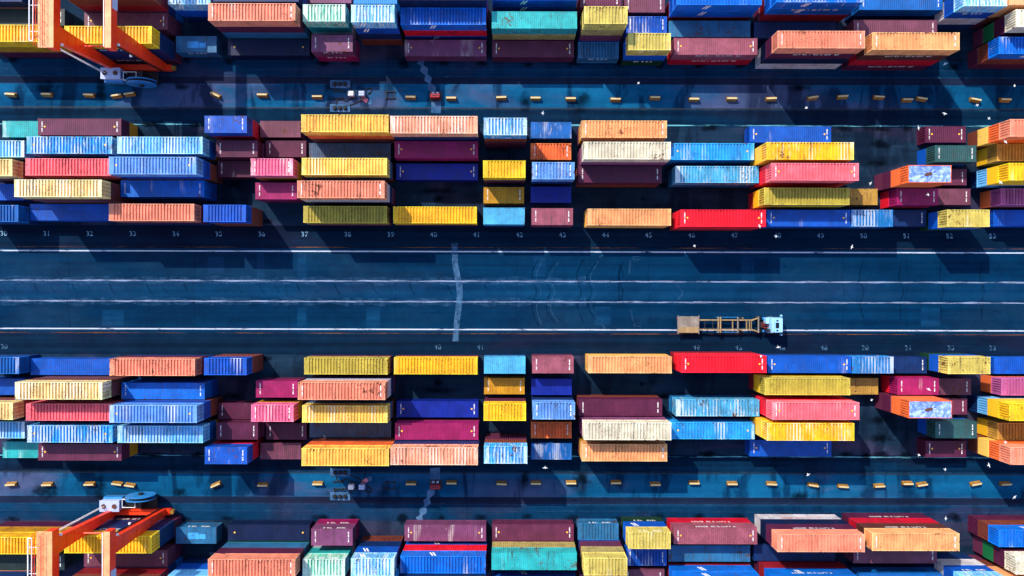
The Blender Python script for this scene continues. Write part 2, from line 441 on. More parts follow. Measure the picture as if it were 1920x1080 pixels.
# painted bay numbers
def number(txt, px, py, flip=False, size=1.02, parent=None):
    cu = bpy.data.curves.new('bay_number', 'FONT'); cu.body = txt; cu.size = size; cu.align_x = 'CENTER'; cu.align_y = 'CENTER'
    cu.space_character = 1.1; cu.offset = .012
    tmp = bpy.data.objects.new('bay_number_curve', cu)
    C.objects.link(tmp)
    me = bpy.data.meshes.new_from_object(tmp.evaluated_get(bpy.context.evaluated_depsgraph_get()))
    bpy.data.objects.remove(tmp); bpy.data.curves.remove(cu)
    me.name = 'bay_number'
    me.materials.clear(); me.materials.append(M['faintnumber' if flip else 'number'])
    if flip:
        for v_ in me.vertices: v_.co.y *= -1
        me.flip_normals()
    o = link('bay_number', me); p = P(px, py); o.location = (p.x, p.y, .018)
    return structure(o)
for i in range(24):
    number(str(30+i), 7+i*80.6, 438+i*.22)
for n_, x in ((30, 8), (40, 821), (41, 901), (46, 1306), (47, 1385), (48, 1466), (49, 1545), (50, 1622), (51, 1703), (52, 1783), (53, 1861)):
    number(str(n_), x, 649+x*.0015, True)

# ------------------------------------------------------------------ shipping containers
LEN = {40: 12.19, 20: 6.06}
def corrugated(mb, x0, x1, y0, y1, ztop, depth, pitch, flat_end):
    """roof sheet, ridges running across the width"""
    xs = [(x0, 0), (x0+flat_end, 0)]
    n = max(1, int(round((x1-x0-2*flat_end)/pitch))); p = (x1-x0-2*flat_end)/n
    for i in range(n):
        a = x0+flat_end+i*p
        xs += [(a+p*.42, 0), (a+p*.54, -1), (a+p*.88, -1), (a+p, 0)]
    xs += [(x1, 0)]
    vs = []
    for (x, d) in xs: vs += [(x, y0, ztop+d*depth), (x, y1, ztop+d*depth)]
    fs = [(2*i, 2*i+2, 2*i+3, 2*i+1) for i in range(len(xs)-1)]
    mb.add(vs, fs)
def wall(axis, c, s, a0, a1, z0, z1, pitch=.28, depth=.036):
    """corrugated wall on the plane axis = c whose outside points along s"""
    n = int(round((a1-a0)/pitch)); p = (a1-a0)/n; xs = []
    for i in range(n):
        a = a0+i*p; xs += [(a, 0), (a+p*.25, 0), (a+p*.45, 1), (a+p*.8, 1)]
    xs += [(a1, 0)]
    vs = []
    for (t, d) in xs:
        q = c-s*d*depth
        vs += ([(t, q, z0), (t, q, z1)] if axis == 'y' else [(q, t, z0), (q, t, z1)])
    fs = []
    for i in range(len(xs)-1):
        f = (2*i, 2*i+2, 2*i+3, 2*i+1)
        flip = (axis == 'y' and s > 0) or (axis == 'x' and s < 0)
        fs.append(tuple(reversed(f)) if flip else f)
    return MB().add(vs, fs)
CM = {}
for ft, L in LEN.items():
    hl, hw = L/2, CW/2
    for kind, depth, pitch in (('ridged', .17, .45), ('flat', .022, .30)):
        m = MB(); corrugated(m, -hl+.10, hl-.10, -hw+.055, hw-.055, CH-.028, depth, pitch, .42)
        CM[ft, 'roof', kind] = m.mesh('container_roof', PAINT)
    CM[ft, 'side', 1] = wall('y', hw-.02, 1, -hl+.17, hl-.17, .16, CH-.11).mesh('container_side', PAINT)
    CM[ft, 'side', -1] = wall('y', -hw+.02, -1, -hl+.17, hl-.17, .16, CH-.11).mesh('container_side', PAINT)
    CM[ft, 'front'] = wall('x', -hl+.02, -1, -hw+.16, hw-.16, .16, CH-.11, .36, .085).mesh('container_front', PAINT)
    f = MB()
    for s in (1, -1):
        y0, y1 = sorted((s*(hw-.012), s*(hw-.09)))
        f.box(-hl+.18, hl-.18, y0, y1, .02, .155); f.box(-hl+.18, hl-.18, y0, y1, CH-.105, CH-.012)
        for t in (1, -1):
            x0, x1 = sorted((t*(hl-.012), t*(hl-.16))); ya, yb = sorted((s*(hw-.010), s*(hw-.15)))
            f.box(x0, x1, ya, yb, .12, CH-.12)                                  # corner post
            x0, x1 = sorted((t*hl, t*(hl-.178))); ya, yb = sorted((s*hw, s*(hw-.162)))
            f.box(x0, x1, ya, yb, 0, .118); f.box(x0, x1, ya, yb, CH-.118, CH)   # corner castings
    for t in (1, -1):
        x0, x1 = sorted((t*(hl-.014), t*(hl-.10)))
        f.box(x0, x1, -hw+.163, hw-.163, .02, .155); f.box(x0, x1, -hw+.163, hw-.163, CH-.105, CH-.014)
    f.box(-hl+.12, hl-.12, -hw+.1, hw-.1, .05, .10)                              # floor
    CM[ft, 'frame'] = f.mesh('container_frame', PAINT)
    for s in (1, -1):
        ya, yb = sorted((s*.012, s*(hw-.155)))
        d = MB().box(hl-.075, hl-.045, ya, yb, .16, CH-.11)
        for j in range(5):
            z = .32+j*.43; d.box(hl-.0445, hl-.032, ya+.09, yb-.09, z, z+.26)
        CM[ft, 'door', s] = d.mesh('container_door', PAINT)
        r = MB()
        for q in (.28, .78):
            y = s*q; r.cyl((hl-.012, y, .12), (hl-.012, y, CH-.09), .02, n=6)
            r.box(hl-.031, hl-.006, y-.05, y+.05, .2, .27); r.box(hl-.031, hl-.006, y-.05, y+.05, CH-.3, CH-.23)
            r.box(hl-.030, hl-.004, y-.02*s-.12, y-.02*s+.12, 1.02, 1.06)
        CM[ft, 'rod', s] = r.mesh('lock_rod', M['steel'])
    c = MB(); rr = random.Random(ft)
    for t in (1, -1):
        for j in range(11):
            y = -.72+j*.145
            if j in (4,): continue
            c.box(t*(hl-.62)-.075, t*(hl-.62)+.075, y, y+rr.choice((.06, .09, .11)), CH-.0265, CH-.022)
    CM[ft, 'code'] = c.mesh('roof_code', M['mark'])
    c = MB().box(-hl*.42, hl*.12, -.55, .42, CH-.0275, CH-.019); c.box(hl*.14, hl*.46, -.5, .2, CH-.0275, CH-.020)
    CM[ft, 'plate'] = c.mesh('repair_plate', PAINT)
    c = MB()
    for t in (1, -1):
        c.cyl((t*(hl-1.0), .05, CH-.027), (t*(hl-1.0), .05, CH-.018), .13, n=12)
    CM[ft, 'dot'] = c.mesh('lifting_mark', M['dot'])
    for s in (1, -1):                                                            # lettering on the long sides
        c = MB(); rr = random.Random(ft+s)
        x = -hl*.45
        while x < hl*.6:
            wd = rr.uniform(.22, .34)
            if rr.random() < .85:
                ya, yb = sorted((s*(hw-.018), s*(hw-.010)))
                c.box(x, x+.07, ya, yb, 1.75, 2.22)
                if rr.random() < .8: c.box(x+.072, x+wd, ya, yb, 2.14, 2.22)
                if rr.random() < .7: c.box(x+.072, x+wd, ya, yb, 1.75, 1.83)
                if rr.random() < .6: c.box(x+.072, x+wd*.9, ya, yb, 1.94, 2.01)
            x += wd+rr.choice((.09, .09, .12, .3))
        CM[ft, 'lettering', s] = c
LET = {}
def lettering(ft, s, red):
    if (ft, s, red) not in LET: LET[ft, s, red] = CM[ft, 'lettering', s].mesh('side_lettering', M['redmark'] if red else M['mark'])
    return LET[ft, s, red]
# the two slanted white bars some blue boxes carry on the side
for s in (1, -1):
    c = MB(); ya, yb = sorted((s*(CW/2-.018), s*(CW/2-.010)))
    for i in range(2):
        x = -LEN[20]/2+.9+i*.42; c.hexa([(x, ya, .8), (x+.24, ya, .8), (x+.24, yb, .8), (x, yb, .8)], [(x+.5, ya, 2.2), (x+.74, ya, 2.2), (x+.74, yb, 2.2), (x+.5, yb, 2.2)])
    CM['bars', s] = c.mesh('white_bars', M['mark'])

PAL = {  # name used in labels: paint colour, some darkened for the shade on the box
    'salmon pink': (236, 140, 112), 'pale pink': (240, 164, 132), 'bright red': (236, 22, 48), 'coral red': (246, 108, 122), 'crimson': (196, 12, 44),
    'apricot orange': (244, 166, 110), 'bright orange': (240, 112, 56), 'amber': (252, 190, 84), 'light yellow': (250, 204, 96), 'bright yellow': (248, 190, 30),
    'golden yellow': (250, 186, 30), 'mustard': (196, 140, 24), 'olive yellow': (184, 168, 66), 'dirty yellow': (206, 188, 96), 'khaki': (176, 160, 96), 'ochre': (184, 142, 62),  # olive yellow is a yellow box with shade mixed into its paint
    'cream': (240, 208, 140), 'off white': (216, 208, 184), 'white': (206, 204, 212), 'pale grey': (170, 162, 176),
    'maroon': (100, 40, 72), 'dark maroon': (86, 26, 62), 'brown maroon': (114, 60, 84), 'rosy maroon': (152, 80, 98), 'plum': (122, 66, 108), 'magenta': (152, 22, 92), 'orchid': (176, 88, 146), 'rose pink': (238, 108, 148),
    'brown': (92, 46, 40), 'rust brown': (120, 58, 44), 'dark red': (146, 22, 34),
    'royal blue': (0, 82, 188), 'deep blue': (0, 34, 150), 'navy': (0, 42, 98), 'dark navy': (2, 26, 68), 'bright blue': (0, 108, 216), 'mid blue': (0, 94, 176), 'steel blue': (40, 110, 158), 'slate blue': (62, 88, 122),
    'light blue': (40, 158, 236), 'sky blue': (74, 168, 214), 'pale blue': (110, 190, 246), 'periwinkle': (96, 150, 222), 'azure': (30, 124, 196),
    'teal': (24, 132, 138), 'dark teal': (40, 88, 92), 'turquoise': (40, 172, 176), 'sea green': (110, 206, 180), 'dark slate': (30, 52, 56), 'green': (14, 108, 60), 'dark green': (16, 58, 36),
}
# photo rectangle of the roof: x0, x1, y centre | levels | length | colours from the top down | roof, wear, scuff | extras: c code, d dots, l lettering, r red lettering, b bars, t tarpaulin
A_, B_, C_, R1, R2, R3, R4, R5 = 'A B C 1 2 3 4 5'.split()
D = [
 # outer block, third row back and beyond
 (C_, -120, 42, -9, 3, 40, 'navy pale_pink navy', 'f', .2, .1, ''),
 (C_, 124, 286, -18, 4, 40, 'rust_brown dark_red navy mid_blue', 'r', .3, .1, 'c'),
 (C_, 315, 394, -8, 3, 20, 'pale_blue royal_blue navy', 'r', .3, .7, 'b'),
 (C_, 399, 561, -13, 3, 40, 'navy royal_blue dark_maroon', 'f', .2, .1, ''),
 (C_, 583, 657, -10, 2, 20, 'plum brown_maroon', 'f', .3, .1, ''),
 (C_, 663, 744, -9, 4, 20, 'azure light_blue navy maroon', 'r', .4, .5, ''),
 (C_, 748, 910, -11, 4, 40, 'dark_navy navy royal_blue navy', 'f', .1, .1, ''),
 (C_, 922, 1084, -16, 3, 40, 'royal_blue royal_blue bright_red', 'f', .1, .1, 'b'),
 (C_, 1088, 1164, -2, 2, 20, 'maroon dark_maroon', 'f', .2, 0, 'c'),
 (C_, 1170, 1247, 8, 1, 20, 'brown_maroon', 'f', .3, .1, 'c'),
 (C_, 1266, 1431, -7, 3, 40, 'bright_blue bright_blue dark_red', 'r', .2, .3, 'b'),
 (C_, 1455, 1620, -12, 4, 40, 'bright_blue bright_blue dark_red dark_maroon', 'r', .2, .45, 'bl'),
 (C_, 1617, 1776, 3, 2, 40, 'mid_blue navy', 'f', .15, .05, 'c'),
 (C_, 1800, 1881, -5, 4, 20, 'pale_blue royal_blue white navy', 'r', .2, .7, 'l'),
 (C_, 1893, 2056, -7, 4, 40, 'apricot_orange apricot_orange rust_brown maroon', 'r', .2, .3, ''),
 # outer block, second row
 (B_, -40, 126, 28, 2, 40, 'dark_slate dark_slate', 'f', .3, .0, 'c'),
 (B_, 157, 315, 41, 2, 40, 'brown_maroon maroon', 'f', .2, .05, 'cd'),
 (B_, 389, 555, 25, 4, 40, 'salmon_pink dark_maroon steel_blue green', 'r', .35, .2, 'c'),
 (B_, 567, 648, 24, 3, 20, 'sea_green turquoise pale_grey', 'r', .25, .75, 'l'),
 (B_, 658, 740, 25, 4, 20, 'pale_blue royal_blue navy rust_brown', 'r', .55, .7, 'b'),
 (B_, 749, 913, 25, 3, 40, 'bright_blue bright_red royal_blue', 'r', .35, .35, 'b'),
 (B_, 922, 1082, 38, 3, 40, 'turquoise khaki maroon', 'f', .75, .1, ''),
 (B_, 1096, 1176, 30, 4, 20, 'dirty_yellow khaki maroon royal_blue', 'r', .75, .3, ''),
 (B_, 1176, 1249, 46, 1, 20, 'royal_blue', 'r', .2, .45, 'c'),
 (B_, 1255, 1406, 54, 1, 40, 'steel_blue', 'f', .6, .05, ''),
 (B_, 1414, 1567, 56, 1, 40, 'navy', 'f', .2, 0, ''),
 (B_, 1601, 1757, 53, 2, 40, 'brown_maroon dark_maroon', 'f', .15, .1, 'c'),
 (B_, 1904, 2070, 34, 4, 40, 'off_white dark_maroon green maroon', 'r', .35, .5, 'l'),
 # outer block, front row beside the lane
 (A_, -54, 110, 62, 3, 40, 'golden_yellow mustard dark_maroon', 'r', .35, .35, ''),
 (A_, 122, 288, 65, 4, 40, 'bright_yellow navy navy maroon', 'r', .15, .3, 'l'),
 (A_, 327, 404, 81, 1, 20, 'steel_blue', 'f', .6, .1, 'lp'),
 (A_, 428, 580, 86, 1, 40, 'dark_navy', 'f', .05, 0, 'd'),
 (A_, 583, 662, 81, 2, 20, 'plum magenta', 'f', .35, .0, 'cl'),
 (A_, 758, 912, 90, 1, 40, 'plum', 'f', .3, .3, 'cd'),
 (A_, 923, 1076, 91, 1, 40, 'maroon', 'f', .15, 0, 'cd'),
 (A_, 1084, 1160, 92, 1, 20, 'steel_blue', 'r', 1.0, .1, 'l'),
 (A_, 1178, 1258, 78, 3, 20, 'dirty_yellow royal_blue dark_green', 'r', .35, .35, 'bl'),
 (A_, 1264, 1420, 87, 2, 40, 'rosy_maroon crimson', 'f', .25, .0, 'cdl'),
 (A_, 1459, 1621, 74, 4, 40, 'salmon_pink dark_maroon dark_navy white', 'r', .3, .05, 'clr'),
 (A_, 1637, 1798, 77, 4, 40, 'apricot_orange brown crimson dark_maroon', 'r', .35, .05, 'cl'),
 (A_, 1872, 2034, 85, 3, 40, 'bright_blue rust_brown dark_maroon', 'r', .2, .35, 'b'),
 # middle block, row beside the lane
 (R1, 4, 81, 242, 1, 20, 'turquoise', 'f', .3, .35, ''),
 (R1, 70, 228, 238, 2, 40, 'maroon mustard', 'f', .15, 0, 'cd'),
 (R1, 382, 464, 233, 3, 20, 'royal_blue crimson dark_red', 'f', .45, .35, 'c'),
 (R1, 487, 564, 242, 1, 20, 'brown_maroon', 'f', .5, .2, ''),
 (R1, 565, 728, 234, 4, 40, 'amber bright_orange rust_brown maroon', 'r', .5, .15, ''),
 (R1, 731, 896, 234, 4, 40, 'pale_pink navy navy maroon', 'r', .7, .5, ''),
 (R1, 906, 989, 237, 4, 20, 'light_blue rust_brown maroon maroon', 'r', .85, .65, ''),
 (R1, 995, 1072, 244, 1, 20, 'mid_blue', 'f', .3, .45, ''),
 (R1, 1090, 1251, 242, 3, 40, 'apricot_orange mustard maroon', 'r', .45, .1, 'c'),
 (R1, 1405, 1559, 252, 1, 40, 'royal_blue', 'f', .1, .15, 'cd'),
 (R1, 1735, 1811, 252, 1, 20, 'dark_maroon', 'f', .1, 0, 'cd'),
 (R1, 1894, 2058, 240, 4, 40, 'salmon_pink bright_orange light_yellow rust_brown', 'r', .2, .3, ''),
 # second row
 (R2, -34, 47, 279, 2, 20, 'pale_blue navy', 'r', .5, .5, ''),
 (R2, 49, 211, 272, 3, 40, 'light_blue navy navy', 'r', .5, .6, 'd'),
 (R2, 218, 381, 273, 3, 40, 'pale_blue mid_blue mustard', 'r', .5, .6, ''),
 (R2, 405, 483, 279, 2, 20, 'dark_maroon plum', 'f', .1, .05, 'c'),
 (R2, 498, 574, 279, 1, 20, 'dark_maroon', 'f', .15, 0, 'c'),
 (R2, 580, 732, 281, 1, 40, 'slate_blue', 'f', .9, .1, ''),
 (R2, 739, 897, 280, 2, 40, 'magenta dark_maroon', 'f', .05, 0, 'cd'),
 (R2, 994, 1072, 284, 1, 20, 'bright_orange', 'r', .5, .15, 'c'),
 (R2, 1094, 1258, 283, 4, 40, 'off_white plum maroon dark_maroon', 'r', .45, .3, ''),
 (R2, 1263, 1422, 284, 2, 40, 'light_blue azure', 'r', .35, .4, 'd'),
 (R2, 1431, 1594, 285, 4, 40, 'golden_yellow golden_yellow mustard maroon', 'r', .6, .5, ''),
 (R2, 1754, 1830, 288, 2, 20, 'dark_teal royal_blue', 'f', .3, 0, 'c'),
 (R2, 1866, 2030, 286, 2, 40, 'ochre bright_yellow', 'r', .3, .2, ''),
 # third row
 (R3, -58, 24, 314, 3, 20, 'cream rust_brown brown', 'r', .25, .3, ''),
 (R3, 47, 208, 313, 3, 40, 'coral_red coral_red maroon', 'r', .5, .15, ''),
 (R3, 206, 370, 311, 4, 40, 'periwinkle royal_blue rust_brown brown', 'r', .25, .4, 'd'),
 (R3, 405, 483, 316, 1, 20, 'dark_maroon', 'f', .15, .15, 'c'),
 (R3, 468, 551, 313, 3, 20, 'rose_pink mustard plum', 'r', .35, .4, 'c'),
 (R3, 564, 727, 312, 3, 40, 'light_yellow slate_blue rust_brown', 'r', .15, .45, ''),
 (R3, 742, 897, 322, 1, 40, 'deep_blue', 'f', 0, 0, 'cd'),
 (R3, 904, 987, 317, 3, 20, 'bright_yellow dark_maroon maroon', 'r', .35, .1, ''),
 (R3, 996, 1079, 320, 3, 20, 'periwinkle navy navy', 'r', .4, .35, 'c'),
 (R3, 1083, 1242, 326, 2, 40, 'dark_maroon rust_brown', 'f', .1, .15, 'c'),
 (R3, 1265, 1424, 325, 2, 40, 'sky_blue azure', 'r', .55, .55, ''),
 (R3, 1446, 1611, 322, 4, 40, 'coral_red bright_red bright_red maroon', 'r', .1, .25, 'cd'),
 (R3, 1703, 1784, 326, 4, 20, 'bright_orange bright_orange dark_maroon maroon', 't', .2, .1, ''),
 (R3, 1737, 1812, 332, 1, 20, 'maroon', 'f', .15, .05, 'c'),
 (R3, 1892, 2055, 322, 4, 40, 'bright_yellow bright_yellow pale_blue navy', 'r', .25, .2, ''),
 # fourth row
 (R4, -108, 44, 360, 1, 40, 'royal_blue', 'f', .3, 0, ''),
 (R4, 28, 196, 353, 4, 40, 'cream rust_brown brown brown', 'r', .35, .55, ''),
 (R4, 220, 382, 353, 2, 40, 'bright_blue royal_blue', 'f', .35, .25, 'c'),
 (R4, 479, 556, 358, 2, 20, 'magenta dark_maroon', 'f', .2, .05, 'c'),
 (R4, 555, 723, 355, 4, 40, 'salmon_pink pale_grey navy maroon', 'r', .75, .15, 'c'),
 (R4, 906, 983, 366, 1, 20, 'mustard', 'f', .15, .0, 'c'),
 (R4, 993, 1073, 365, 1, 20, 'deep_blue', 'f', .1, 0, ''),
 (R4, 1433, 1593, 368, 3, 40, 'olive_yellow bright_yellow dark_red', 'r', .15, .1, ''),
 (R4, 1570, 1645, 369, 1, 20, 'ochre', 'f', .8, .05, ''),
 (R4, 1690, 1766, 369, 2, 20, 'magenta bright_red', 'f', .05, .15, 'c'),
 (R4, 1737, 1812, 369, 1, 20, 'brown_maroon', 'f', .5, 0, 'c'),
 (R4, 1874, 2036, 369, 2, 40, 'orchid bright_orange', 'r', .2, .2, ''),
 # roadside row
 (R5, -36, 45, 400, 2, 20, 'mid_blue navy', 'r', .35, .25, ''),
 (R5, 47, 200, 398, 1, 40, 'royal_blue', 'f', .2, .15, ''),
 (R5, 200, 368, 398, 3, 40, 'salmon_pink dark_maroon navy', 'r', .3, .2, ''),
 (R5, 380, 462, 400, 3, 20, 'royal_blue rust_brown rust_brown', 'r', .3, .35, ''),
 (R5, 566, 728, 402, 2, 40, 'olive_yellow maroon', 'r', .35, .1, ''),
 (R5, 734, 897, 403, 2, 40, 'golden_yellow maroon', 'r', .25, .15, ''),
 (R5, 907, 983, 405, 2, 20, 'sky_blue navy', 'f', .3, .1, ''),
 (R5, 995, 1076, 406, 2, 20, 'rosy_maroon maroon', 'f', .6, .0, 'c'),
 (R5, 1099, 1261, 407, 2, 40, 'apricot_orange amber', 'r', .35, .15, ''),
 (R5, 1274, 1438, 409, 3, 40, 'bright_red bright_red dark_red', 'r', .1, .1, 'cd'),
 (R5, 1442, 1596, 409, 2, 40, 'royal_blue navy', 'f', .25, .25, 'cd'),
 (R5, 1601, 1680, 409, 2, 20, 'azure navy', 'r', .5, .5, ''),
 (R5, 1653, 1729, 409, 1, 20, 'navy', 'f', .05, 0, 'c'),
 (R5, 1776, 1856, 409, 3, 20, 'dirty_yellow royal_blue dark_green', 'r', .75, .2, ''),
 (R5, 1862, 2016, 409, 1, 40, 'royal_blue', 'f', .1, .15, ''),
]
boxes = []      # every container of every stack as plain numbers
rnd = random.Random(11)
GND = {'1': 255.5, '2': 287, '3': 324, '4': 365.5, '5': 405}
for (row, x0, x1, yc, n, ft, cols, roof, wear, scuff_highlight, ex) in D:
    cols = [c.replace('_', ' ') for c in cols.split()]
    z = n*CH
    p = P((x0+x1)/2, yc, z)
    for side in (1, -1):
        X = p.x + (0.0 if side > 0 else .16)
        for lv in range(n):
            boxes.append(dict(row=row, side=side, x=X + (rnd.uniform(-.05, .05) if lv < n-1 else 0), y=side*p.y + (rnd.uniform(-.03, .03) if lv < n-1 else 0),
                z=lv*CH, ft=ft, col=cols[n-1-lv], lv=lv, n=n, roof=roof if lv == n-1 else 'f', wear=wear if lv == n-1 else .2,
                scuff_highlight=scuff_highlight if lv == n-1 else .1, ex=ex, above=cols[n-2-lv] if lv < n-1 else None, stack=(row, x0, side), bay=None))
# keep stacks of neighbouring rows and bays clear of each other
def settle():
    st = {}
    for b in boxes: st.setdefault(b['stack'], []).append(b)
    keys = list(st)
    for it in range(60):
        moved = False
        for i in range(len(keys)):
            a = st[keys[i]]; ra = keys[i]
            for j in range(i+1, len(keys)):
                b = st[keys[j]]; rb = keys[j]
                if ra[2] != rb[2]: continue
                A, B = a[-1], b[-1]
                ox = (LEN[A['ft']]+LEN[B['ft']])/2 + .14 - abs(A['x']-B['x'])
                oy = CW + .12 - abs(A['y']-B['y'])
                if ox > 1e-3 and oy > 1e-3:
                    moved = True
                    if ra[0] == rb[0]:
                        d = (ox/2+.002) * (1 if A['x'] > B['x'] else -1)
                        for q in a: q['x'] += d
                        for q in b: q['x'] -= d
                    else:
                        d = (oy/2+.002) * (1 if A['y'] > B['y'] else -1)
                        for q in a: q['y'] += d
                        for q in b: q['y'] -= d
        if not moved: break
    return it
print('settle iterations', settle())
# how much of each the photograph can see: sample points on roof, facing side and facing end
N = len(boxes)
lo = np.array([[b['x']-LEN[b['ft']]/2, b['y']-CW/2, b['z']] for b in boxes]); hi = np.array([[b['x']+LEN[b['ft']]/2, b['y']+CW/2, b['z']+CH] for b in boxes])
eye = np.array([0, 0, H])
def visible_area(i):
    l, h = lo[i], hi[i]; tot = 0.0
    sx, sy = (h[0] if (l[0]+h[0]) < 0 else l[0]), (h[1] if (l[1]+h[1]) < 0 else l[1])
    g = (np.arange(8)+.5)/8; g3 = (np.arange(4)+.5)/4
    gx, gy, gz = l[0]+(h[0]-l[0])*g, l[1]+(h[1]-l[1])*g3, l[2]+(h[2]-l[2])*g3
    faces = [(np.array([(x, y, h[2]+.01) for x in gx for y in gy]), 1.0*(h[0]-l[0])*(h[1]-l[1])),
             (np.array([(x, sy+(.01 if sy < 0 else -.01), z) for x in gx for z in gz]), (h[0]-l[0])*CH*abs(sy)/H),
             (np.array([(sx+(.01 if sx < 0 else -.01), y, z) for y in gy for z in gz]), CW*CH*abs(sx)/H)]
    for pts, area in faces:
        d = eye-pts
        px = NX+pts[:, 0]*F/(H-pts[:, 2]); py = NY-pts[:, 1]*F/(H-pts[:, 2])
        ok = (px > 0) & (px < 1920) & (py > 0) & (py < 1080)
        with np.errstate(divide='ignore', invalid='ignore'):
            t1 = (lo[None]-pts[:, None])/d[:, None]; t2 = (hi[None]-pts[:, None])/d[:, None]
        tn = np.minimum(t1, t2).max(2); tf = np.maximum(t1, t2).min(2)
        hit = (tn < tf) & (tf > 0) & (tn < 1); hit[:, i] = False
        tot += area*(ok & ~hit.any(1)).mean()
    return tot
vis = [visible_area(i) for i in range(N)]
order = sorted(range(N), key=lambda i: -vis[i])
keep = set(i for i in order[:300] if vis[i] > .02)
print('containers', N, 'seen', sum(v > .02 for v in vis), 'kept', len(keep))

ROWN = {'A': 'front row', 'B': 'second row', 'C': 'third row', '1': 'lane row', '2': 'second row', '3': 'middle row', '4': 'fourth row', '5': 'roadside row'}
def level_words(b):
    if b['n'] == 1: return 'alone on the ground'
    if b['lv'] == b['n']-1: return 'topping its stack'
    return {0: 'at its stack bottom', 1: 'second up', 2: 'third up'}[b['lv']]
def block_words(b):
    if b['row'] in 'ABC': return 'of the top block' if b['side'] > 0 else 'of the bottom block'
    return 'above the road' if b['side'] > 0 else 'below the road'
seen_labels = {}
def container_label(b):
    px = NX + b['x']*F/(H-b['z']-CH)
    bay = max(28, min(55, int(round((px-7)/80.6))+30))
    size = 'long' if b['ft'] == 40 else 'short'
    s = f"{b['col']} {size} container {level_words(b)}, {ROWN[b['row']]} {block_words(b)}, bay {bay}"
    if s in seen_labels: s = s.replace('bay ', 'just right of bay ')
    seen_labels[s] = 1
    return s
def obj_copy_set(proto, name): pass
def container(b):
    ft = b['ft']; col = (*lin(PAL[b['col']]), 1)
    root = empty('shipping_container', (b['x'], b['y'], b['z']))
    tag(root, container_label(b), 'container', 'stacked shipping containers in the yard')
    seed = rnd.uniform(0, 400)
    def part(name, me, parent=root, tint=1.0):
        o = link(name, me, parent)
        o.color = tuple(min(1, c*tint) for c in col[:3]) + (1,)
        o['wear'] = float(min(1.2, b['wear']*1.9+.1)); o['scuff_highlight'] = float(b['scuff_highlight']); o['seed'] = seed
        return o
    fr = part('frame', CM[ft, 'frame'], tint=1.5 if b['roof'] == 'r' else 1.1)  # frame colour lightened to paint sunlit edges on ridged-roof boxes
    fr['wear'] = min(1.3, fr['wear']*1.6+.1)
    if b['roof'] == 't':
        tarp_roof(root)
    else:
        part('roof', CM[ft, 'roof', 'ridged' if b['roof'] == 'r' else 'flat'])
    for s in (1, -1): part('side_wall', CM[ft, 'side', s])
    part('front_wall', CM[ft, 'front'])
    for s in (1, -1):
        d = part('door', CM[ft, 'door', s]); link('lock_rod', CM[ft, 'rod', s], d)
    top = b['lv'] == b['n']-1
    if top and 'c' in b['ex'] and b['roof'] != 't': link('roof_code', CM[ft, 'code'], root)
    if top and 'd' in b['ex']: link('lifting_mark', CM[ft, 'dot'], root)
    if top and 'p' in b['ex']: part('repair_plate', CM[ft, 'plate'], tint=2.6)
    s = -b['side']
    if 'l' in b['ex'] and (b['lv'] in (0, 2) or b['n'] <= 2): link('side_lettering', lettering(ft, s, 'r' in b['ex'] and b['lv'] == 0), root)
    if 'b' in b['ex'] and 'blue' in b['col']: link('white_bars', CM['bars', s], root)
    return root
def tarp_roof(root):
    n, mwd = 60, 26; L = LEN[20]-.22; Wd = CW-.14; vs, fs = [], []
    for j in range(mwd+1):
        for i in range(n+1):
            x, y = -L/2+L*i/n, -Wd/2+Wd*j/mwd
            r = math.hypot(x, y*1.7); a = math.atan2(y*1.7, x)
            sag = -.20*max(0, 1-(r/2.6)**2) if r < 2.6 else 0
            fold = .055*math.sin(a*9+math.sin(r*2)*.9)*min(1, r/.9)*max(0, 1-abs(2*y/Wd)**6)
            vs.append((x, y, CH-.02+sag+fold))
    for j in range(mwd):
        for i in range(n):
            k = j*(n+1)+i; fs.append((k, k+1, k+n+2, k+n+1))
    t = MB().add(vs, fs).obj('tarpaulin', M['tarp'], root)
    pd = MB(); rr = random.Random(3); ring = []
    for i in range(18):
        a = 2*math.pi*i/18; q = .42*(1+.35*math.sin(2*a+1)+rr.uniform(-.15, .15)); ring.append((q*math.cos(a)-.1, q*.8*math.sin(a), CH-.155))
    pd.add(ring, [tuple(range(18))]); pd.obj('puddle', M['rust'], t)

for i, b in enumerate(boxes):
    if i in keep: container(b)
# the containers buried in the stacks, which the photograph hardly shows
m = MB(); VC = []
for i, b in enumerate(boxes):
    if i in keep: continue
    m.box(b['x']-LEN[b['ft']]/2, b['x']+LEN[b['ft']]/2, b['y']-CW/2+.01, b['y']+CW/2-.01, b['z']+.012, b['z']+CH-.012)
    VC += [lin(PAL[b['col']])]*6
if m.f:
    me = m.mesh('buried_containers')
    ca = me.color_attributes.new('paint', 'FLOAT_COLOR', 'CORNER')
    for p_, c_ in zip(me.polygons, VC):
        for li in p_.loop_indices: ca.data[li].color = (*c_, 1)
    k = NT('buried_container_paint'); at = k.n('ShaderNodeAttribute', attribute_name='paint'); tc = k.n('ShaderNodeTexCoord')
    wv = k.n('ShaderNodeTexWave', wave_type='BANDS', bands_direction='X'); k.l(tc.outputs['Object'], wv.inputs['Vector']); wv.inputs['Scale'].default_value = 1.1
    bp = k.n('ShaderNodeBump'); bp.inputs['Distance'].default_value = .05; k.l(wv.outputs['Fac'], bp.inputs['Height']); k.l(bp.outputs[0], k.b.inputs['Normal'])
    k.l(k.mix(k.ramp(k.noise(tc.outputs['Object'], 1.2, 6, .7), .6, .75), at.outputs['Color'], (.06, .03, .02)), k.b.inputs['Base Color'])
    k.b.inputs['Roughness'].default_value = .5
    me.materials.append(k.m)
    o = link('buried_containers', me); o['kind'] = 'stuff'; tag(o, 'lower containers buried inside the stacks, hardly showing between them', 'containers')

